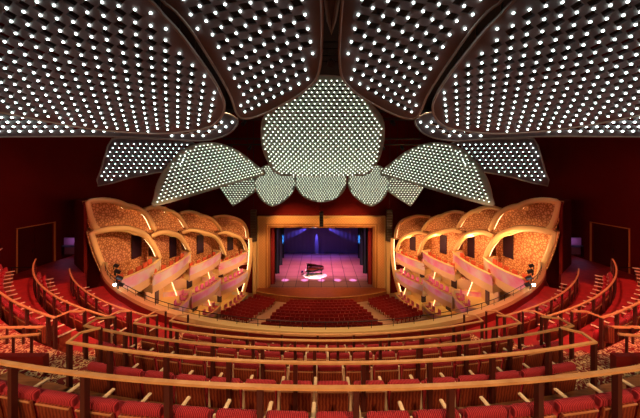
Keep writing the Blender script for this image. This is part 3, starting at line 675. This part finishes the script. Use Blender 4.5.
# ------------------------------------------------------------------ ceiling petals
bm = bmesh.new(); bmesh.ops.create_icosphere(bm, subdivisions=1, radius=1); BV = [v.co.copy() for v in bm.verts]; BF = [[v.index for v in f.verts] for f in bm.faces]; bm.free()
def inside(x, y, P_):
    c = False; n = len(P_); j = n-1
    for i in range(n):
        xi, yi = P_[i]; xj, yj = P_[j]
        if (yi > y) != (yj > y) and x < (xj-xi)*(y-yi)/(yj-yi)+xi: c = not c
        j = i
    return c
def edged(x, y, P_):
    best = 1e9; n = len(P_)
    for i in range(n):
        ax, ay = P_[i]; bx, by = P_[(i+1) % n]; dx, dy = bx-ax, by-ay
        t = max(0, min(1, ((x-ax)*dx+(y-ay)*dy)/(dx*dx+dy*dy+1e-12))); best = min(best, math.hypot(x-ax-t*dx, y-ay-t*dy))
    return best
def petal(name, label, px_out, surf, lat, br, cat='ceiling petal', mirror=False, rimw=.16, panel=None, bulbm=None, hole=(.45,.39), smooth_n=4, thick=.07, group=None, corners=None):
    Zt, k0, k1, k2, k3, k4 = surf
    def g(X_, Z): t = Zt-Z; return k0+k1*t+k2*t*t+k3*X_+k4*X_*X_
    def cast(px, py):
        dx = (px-320)/F; dz = (HZ-py)/F; Y = k0
        lo, hi = .6, 60.
        # first root scanning outward
        prev = None; Yp = None
        y_ = 1.2
        while y_ < 60:
            fv = y_-g(CAMX+dx*y_, dz*y_)
            if prev is not None and prev < 0 <= fv:
                a, b = Yp, y_
                for _ in range(40):
                    c = (a+b)/2
                    if c-g(CAMX+dx*c, dz*c) < 0: a = c
                    else: b = c
                Y = (a+b)/2; break
            prev = fv; Yp = y_; y_ += .25
        return (CAMX+dx*Y, dz*Y)            # (X, Z)
    # arc length table in t
    T0, T1, NT = -3.0, 8.0, 440; tab = [0.]
    for i in range(NT):
        t = T0+(T1-T0)*(i+.5)/NT; tab.append(tab[-1]+math.hypot(1, k1+2*k2*t)*(T1-T0)/NT)
    def z2v(Z):
        u = max(0, min(NT-1e-6, (Zt-Z-T0)/(T1-T0)*NT)); i = int(u); return tab[i]+(tab[i+1]-tab[i])*(u-i)
    def v2z(v):
        lo, hi = 0, NT
        while hi-lo > 1:
            md = (lo+hi)//2
            if tab[md] <= v: lo = md
            else: hi = md
        return Zt-(T0+(T1-T0)*(lo+(v-tab[lo])/(tab[lo+1]-tab[lo]))/NT)
    def P3(u, v): Z = v2z(v); return Vector((u, g(u, Z), EYE+Z))
    def uv(px, py): X_, Z = cast(px, py); return (X_, z2v(Z))
    pts = px_out if smooth_n < 2 else [(v.x, v.y) for v in subdivide([Vector((a, b, 0)) for a, b in px_out], smooth_n, True)]
    out = [uv(*p_) for p_ in pts]
    p0, pa, pb = lat; o0 = Vector(uv(*p0)); A = Vector(uv(*pa))-o0; B = Vector(uv(*pb))-o0
    us = [p_[0] for p_ in out]; vs_ = [p_[1] for p_ in out]
    det = A.x*B.y-A.y*B.x
    def ij(x, y): x -= o0.x; y -= o0.y; return ((x*B.y-y*B.x)/det, (A.x*y-A.y*x)/det)
    cs = [ij(x, y) for x in (min(us), max(us)) for y in (min(vs_), max(vs_))]
    i0, i1 = math.floor(min(c[0] for c in cs)), math.ceil(max(c[0] for c in cs)); j0, j1 = math.floor(min(c[1] for c in cs)), math.ceil(max(c[1] for c in cs))
    V2 = [Vector(p_) for p_ in out]; E = [(i, (i+1) % len(out)) for i in range(len(out))]; holes = []; nodes = []
    for i in range(i0, i1+1):
        for j in range(j0, j1+1):
            q = o0+A*i+B*j
            if inside(q.x, q.y, out) and edged(q.x, q.y, out) > rimw*.75: nodes.append(q)
            h = q+B*.5; ha, hb = hole
            c4 = [h-A*ha*.25-B*hb, h+A*ha-B*hb*.15, h+A*ha*.25+B*hb, h-A*ha+B*hb*.15]
            if all(inside(c.x, c.y, out) and edged(c.x, c.y, out) > rimw for c in c4):
                k = len(V2); V2 += c4; E += [(k,k+1),(k+1,k+2),(k+2,k+3),(k+3,k)]; holes.append([(c.x, c.y) for c in c4])
    ov, oe, of, _, _, _ = delaunay_2d_cdt(V2, E, [], 0, 1e-6)
    # hole lookup grid
    cell = {}
    for hh in holes:
        cx = sum(c[0] for c in hh)/4; cy = sum(c[1] for c in hh)/4; a_, b_ = ij(cx, cy); cell[(round(a_), round(b_-.5))] = hh
    keep = []
    for f in of:
        cx = sum(ov[i].x for i in f)/len(f); cy = sum(ov[i].y for i in f)/len(f)
        a_, b_ = ij(cx, cy); hit = False
        for di in (-1,0,1):
            for dj in (-1,0,1):
                hh = cell.get((round(a_)+di, round(b_-.5)+dj))
                if hh and inside(cx, cy, hh): hit = True
        if not hit and inside(cx, cy, out): keep.append(tuple(f))
    sg = -1 if mirror else 1
    def M3(u, v): q = P3(u, v); return Vector((q.x*sg, q.y, q.z))
    co3 = [M3(p_.x, p_.y) for p_ in ov]
    cen = sum((co3[i] for f in keep for i in f), Vector())/sum(len(f) for f in keep)
    root = empty(name, cen, label=label, cat=cat, group=group)
    # normal away from the camera
    def nrm(u, v):
        a = P3(u+.05, v)-P3(u-.05, v); b = P3(u, v+.05)-P3(u, v-.05); n_ = a.cross(b).normalized()
        if n_.dot(P3(u, v)-Vector((CAMX,0,EYE))) < 0: n_ = -n_
        return Vector((n_.x*sg, n_.y, n_.z))
    NV = len(co3); back = [co3[i]+nrm(ov[i].x, ov[i].y)*thick for i in range(NV)]
    cnt = {}
    for f in keep:
        for k in range(3 if len(f) == 3 else len(f)):
            e = (f[k], f[(k+1) % len(f)]); cnt[tuple(sorted(e))] = cnt.get(tuple(sorted(e)), 0)+1
    fs = list(keep)+[tuple(i+NV for i in reversed(f)) for f in keep]
    for f in keep:
        for k in range(len(f)):
            a, b = f[k], f[(k+1) % len(f)]
            if cnt[tuple(sorted((a, b)))] == 1: fs.append((b, a, a+NV, b+NV))
    m = MB(); m.add(co3+back, fs); m.v = [tuple(Vector(v)-cen) for v in m.v]; m.build('lattice_panel', panel or M_PETAL, root)
    m = MB(); m.tube([M3(*p_)-cen for p_ in out], (.028 if rimw < .18 else .05), 6, closed=True); m.build('rim', M_RIMP, root)
    # suspension rods up to the ceiling
    for fr_ in (.15, .4, .65, .9):
        q = M3(*out[int(len(out)*fr_)]); q = q.lerp(cen, .25)
        uu = min(range(NV), key=lambda i: (co3[i]-q).length); q = back[uu]
        m = MB(); m.tube([q-cen, Vector((q.x-cen.x, q.y-cen.y, EYE+9.2-cen.z))], .018, 5); m.build('suspension_rod', M_BMETAL, root)
    # bulbs
    info = []
    for q in nodes:
        w = M3(q.x, q.y); n_ = nrm(q.x, q.y); w = w-n_*(br*.9)
        rel = w-Vector((CAMX,0,EYE)); vis = abs(rel.x/rel.y) < 1.25 and -.94 < rel.z/rel.y < .69
        info.append((0 if vis else 1, rel.length, w))
    info.sort(key=lambda t_: (t_[0], t_[1]))
    bme = bpy.data.meshes.new('bulb'); bme.from_pydata([tuple(v*br) for v in BV], [], BF); bme.materials.append(bulbm or M_BULB); bme.shade_smooth()
    for _, _, w in info[:100]:
        b_ = bpy.data.objects.new('bulb', bme); COL.objects.link(b_); b_.parent = root; b_.location = w-cen
    rest = info[100:]
    if rest:
        m = MB()
        for _, _, w in rest: m.add([v*br+(w-cen) for v in BV], BF)
        m.build('bulbs', bulbm or M_BULB, root, True, kind='stuff')
    print(name, 'bulbs', len(info), 'holes', len(holes))
    return root
def both(name, label, *a, **k):
    petal(name, label % 'left', *a, **k, mirror=False); petal(name, label % 'right', *a, **k, mirror=True)
BIG = (2.83, 4.2, 1.0, .4, 0, 0)
both('ceiling_petal', 'huge outer lattice petal with bright bulbs, filling the top %s corner', [(150,0),(163,15),(178,31),(196,55),(211,76),(221,94),(224.5,108),(218,121),(202,129),(160,133.5),(112,131),(72,126),(20,116),(-40,104),(-110,92),(-150,20),(-120,-70),(0,-90),(90,-60)],
     BIG, ((7.5,8),(24.5,11.5),(12,21)), .023, group='big near ceiling petals')
both('ceiling_petal', 'huge inner lattice petal with bright bulbs at the top, %s of the centre gap', [(160,-6),(176,12),(191,30),(207,55),(221,78),(231,97),(236,112),(243,118.5),(258,116),(276,108),(296,97),(310,86),(317.5,76),(321,58),(322,32),(321.5,0),(319,-50),(290,-70),(220,-60),(180,-40)],
     (2.83, 4.4, 1.0, .4, .0, .0), ((175,7.5),(191,14.2),(166.5,15.8)), .024, group='big near ceiling petals')
both('ceiling_petal', 'narrow lower lattice petal along the dark wall, behind the big %s one', [(-60,100),(0,108),(80,118),(160,118),(215,112),(237,119),(234,129),(224,136),(206,140.3),(185,140.3),(150,138),(100,136.3),(50,136.6),(0,137),(-60,138)],
     (1.8, 8.0, .5, .0, 0, 0), ((10,131),(20.5,131),(14.5,126.5)), .034, group='rear lip petals', panel=M_PETAL)
both('ceiling_petal', 'four-sided lattice petal hanging over the nearest %s boxes', [(98,186),(100.5,171),(105.5,154),(112,139),(130,138.6),(160,139),(191,141.5),(196,150),(180,168),(158,172.5),(130,178)],
     (0, 18.0+15.2*.27, .35, .0, .27, 0), ((118,160),(124.2,160),(120.5,156)), .036, group='outer hanging petals', smooth_n=2, panel=M_PETAL, rimw=.2)
both('ceiling_petal', 'half-moon lattice petal hanging high before the %s boxes', [(153.5,206),(154,197),(156,187),(161,175),(170,162),(181,151),(195,144.3),(210,142.3),(225,145),(240,152),(254,163),(265.5,174),(248,179),(230,184.5),(205,192),(180,199.5)],
     (1.0, 15.8+10.4*1.25, .35, -.02, 1.25, 0), ((200,165),(203.9,164.2),(201.3,161.6)), .04, group='half-moon petals', smooth_n=3, panel=M_PETALG, bulbm=M_BULBW)
both('ceiling_petal', 'small pointed lattice petal under the half-moon one, %s of centre', [(219,186),(226,197),(233,206.3),(245,199),(256.5,191),(255,177),(238,177)],
     (0, 28.5, .15, 0, 0, 0), ((235,190),(238,190),(236.5,187.8)), .042, group='small lower petals', smooth_n=1, panel=M_PETALG, bulbm=M_BULBW)
both('ceiling_petal', 'rounded lower lattice petal just %s of the middle lower one', [(254.5,180),(256,191),(260,198.5),(265,203),(271.5,206.3),(277,205),(283,202),(290,196),(295,188),(296,180),(292,172),(280,166),(266,165),(258,171)],
     (0, 27.6, .15, 0, 0, .0), ((270,185),(272.6,185),(271.3,183)), .042, group='small lower petals', smooth_n=3, panel=M_PETALG, bulbm=M_BULBW)
petal('ceiling_petal', 'rounded middle lower lattice petal hanging above the golden frame', [(295.5,182),(297,189),(302,195.5),(310,200.3),(321,202.2),(332,200.3),(340,195.5),(345,189),(346.5,182),(344,172),(321,169),(298,172)],
     (0, 27.0, .15, 0, 0, 0), ((320.5,185),(323.1,185),(321.8,183)), .042, smooth_n=3, panel=M_PETALG, bulbm=M_BULBW, group='small lower petals')
petal('ceiling_petal', 'large shield-shaped centre lattice petal hanging in the middle', [(308,76),(335,76),(352,81),(368,100),(382,117),(384.5,133),(382.5,148),(378.5,160),(372,170),(364,175),(345,176),(322,176.2),(300,176),(280.5,175),(273,170),(267,160),(262.5,148),(261,133),(263.5,117),(278,100),(294,82)],
     (4.29, 12.0, .1, .144, 0, 0.01), ((323,100),(328.6,100),(325.8,96.2)), .036, smooth_n=3, panel=M_PETALG, bulbm=M_BULBW)
# middle petal tip above the centre gap
petal('ceiling_petal', 'narrow petal tip in the dark gap at the top middle', [(325,-40),(340,-40),(338,0),(334.5,20),(331.5,33),(328.5,20),(326,0)],
     (2.5, 7.5, 1.5, 0, 0, 0), ((331,-30),(345,-30),(338,-42)), .036, smooth_n=1, rimw=.3)

# lighting bridges in the dark gaps
for k, (y, z, x0, x1) in enumerate(((16.5, 3.6, -17, -3.6), (16.5, 3.6, 3.6, 17), (22, 2.6, -8.5, 8.5), (9.6, 4.4, -2.2, 2.2))):
    t = empty('lighting_bridge', ((x0+x1)/2, y, EYE+z), label='dark lighting truss in the gap %s' % ['left of the centre petal','right of the centre petal','behind the centre petal','above the centre petal'][k], cat='truss', group='lighting trusses')
    for dy, dz in ((0,0),(.5,0),(0,.5),(.5,.5)): m = MB(); m.tube([(x0,y+dy,EYE+z+dz),(x1,y+dy,EYE+z+dz)], .04, 6); pbuild(m, 'chord', M_BMETAL, t)
    n = int((x1-x0)/.6); m = MB()
    for i in range(n): m.tube([(x0+i*.6,y,EYE+z+(.5 if i % 2 else 0)),(x0+(i+1)*.6,y,EYE+z+(0 if i % 2 else .5))], .02, 5)
    pbuild(m, 'bracing', M_BMETAL, t)
    for x in (x0+.3, x1-.3): m = MB(); m.tube([(x,y,EYE+z+.5),(x,y,EYE+9.2)], .02, 5); pbuild(m, 'hanger', M_BMETAL, t)
    for i in range(int((x1-x0)/1.6)): m = MB(); q = Vector((x0+.8+i*1.6, y-.1, EYE+z-.3)); m.tube([q+Vector((0,.15,.1)), q+Vector((0,-.25,-.15))], .13, 8); pbuild(m, 'lamp_housing', M_BMETAL, t)

# ------------------------------------------------------------------ lights
WARM = (1,.60,.30)
for x in (-6.5,-2.2,2.2,6.5):
    light('rear_fill_light', 'SPOT', (x,-1.5,EYE+1.6), 700, (1,.62,.34), (x*1.05,6.5,EYE-5), 95, .8, .25)  # fill added behind the camera for the seat backs, no fitting built
for x in (-10.5,10.5):
    light('wing_spot', 'SPOT', (x*.45,4.5,EYE+.6), 1250, (1,.22,.18), (x*1.1,11.5,EYE-5.5), 75, .8, .25)
    light('wing_top_spot', 'SPOT', (x,11.5,EYE+5.0), 1600, (1,.22,.16), (x,10.5,EYE-5.5), 75, .8, .3)
for x in (-3.2,3.2):
    light('bridge_spot', 'SPOT', (x,9.4,EYE+4.2), 900, WARM, (x*1.1,7.2,EYE-5), 90, .8, .25)
for s in (-1,1):
    for c in (1,2,3,4):
        L, R = LINES[c]; mx = (L[0]+R[0])/2; my = (L[1]+R[1])/2
        tp = EYE-LEDH[c]
        light('alcove_fill_light', 'POINT', (s*-(mx+.3)*-1 if s < 0 else -(mx+.3), my+.2, tp+1.9), 110, (1,.56,.24), radius=.12)  # unseen point light added to brighten the alcove beyond its LED strip
        light('box_wash', 'SPOT', (s*5.2, my-5.5, tp+6.5), 3000, (1,.58,.27), (-s*mx*-1 if False else s*-mx, my, tp+.6), 42, .8, .3)
        light('parapet_wash', 'SPOT', (s*3.5, my-3, tp-1), 1150, (1,.45,.62), (s*-mx, my, tp-2.2), 40, .8, .3)
    light('house_wall_wash', 'SPOT', (s*9,14,EYE-1.5), 300, (1,.25,.12), (s*19.3,12,EYE-1.5), 110, 1, .5)
for s in (-1,1): light('proscenium_wash', 'SPOT', (s*8.2,29.6,EYE-1.2), 5600, (1,.55,.22), (s*3.2,YP,EYE-9.4), 52, .8, .3)
for s in (-1,1): light('proscenium_side_wash', 'SPOT', (s*3,28,EYE-5), 2600, (1,.58,.28), (s*9,YP,EYE-12), 34, .7, .4)
for x in (-6,0,6): light('stalls_downlight', 'SPOT', (x,29,EYE-2), 1500, (1,.55,.3), (x,31.5,0), 50, .8, .3)
# stage lights
light('piano_spot', 'SPOT', (PX,39.5,EYE-4.6), 16000, (1,.95,1), (PX,PY-.2,zS), 17, .35, .05)
for x in (-5,-1.7,1.7,5):
    light('stage_pink_wash', 'SPOT', (x,42,EYE-5), 5000, (1,.30,.55), (x,45.5,zS), 62, .9, .2)
for x in (-5.6,-2.6,.0,2.5,4.9):
    light('stage_purple_pin', 'SPOT', (x,39.3,EYE-6.6), 15000, (.8,.4,1), (x,40.3,zS), 8, .9, .03)
for x, tx in ((-.9,-.9),(-.8,-5.5),(-.7,4.2)):
    light('back_beam', 'SPOT', (x,53.45,EYE-10.3), 3000, (.42,.3,1), (tx,54.1,EYE-14.2 if tx == x else EYE-12.2), 13, .6, .02)
light('back_wash', 'SPOT', (0,49,EYE-4.8), 9000, (.20,.15,1), (0,54,EYE-11), 100, 1, .3)
for s in (-1,1):
    light('leg_blue_spot', 'SPOT', (s*5.6,48.6,EYE-12.2), 7000, (.08,.4,1), (s*7.6,51,EYE-12.6), 34, .7, .1)
# faint house ambience
w = bpy.data.worlds.new('dark_hall'); SC.world = w; w.use_nodes = True
w.node_tree.nodes['Background'].inputs['Color'].default_value = (.02,.008,.006,1); w.node_tree.nodes['Background'].inputs['Strength'].default_value = .3

# ------------------------------------------------------------------ camera & view
cd = bpy.data.cameras.new('camera'); cd.sensor_width = 36; cd.lens = 36*F/640; cd.shift_y = -(209-HZ)/640; cd.clip_start = .05; cd.clip_end = 200
co = bpy.data.objects.new('camera', cd); COL.objects.link(co); co.location = (CAMX, 0, EYE); co.rotation_euler = (PI/2, 0, 0); SC.camera = co
SC.view_settings.view_transform = 'Standard'; SC.view_settings.look = 'None'; SC.view_settings.exposure = .4; SC.view_settings.gamma = 1; SC.view_settings.use_curve_mapping = False
SC.cycles.use_denoising = True
SC.cycles.max_bounces = 6; SC.cycles.diffuse_bounces = 4; SC.cycles.glossy_bounces = 3
SC.cycles.sample_clamp_indirect = 6
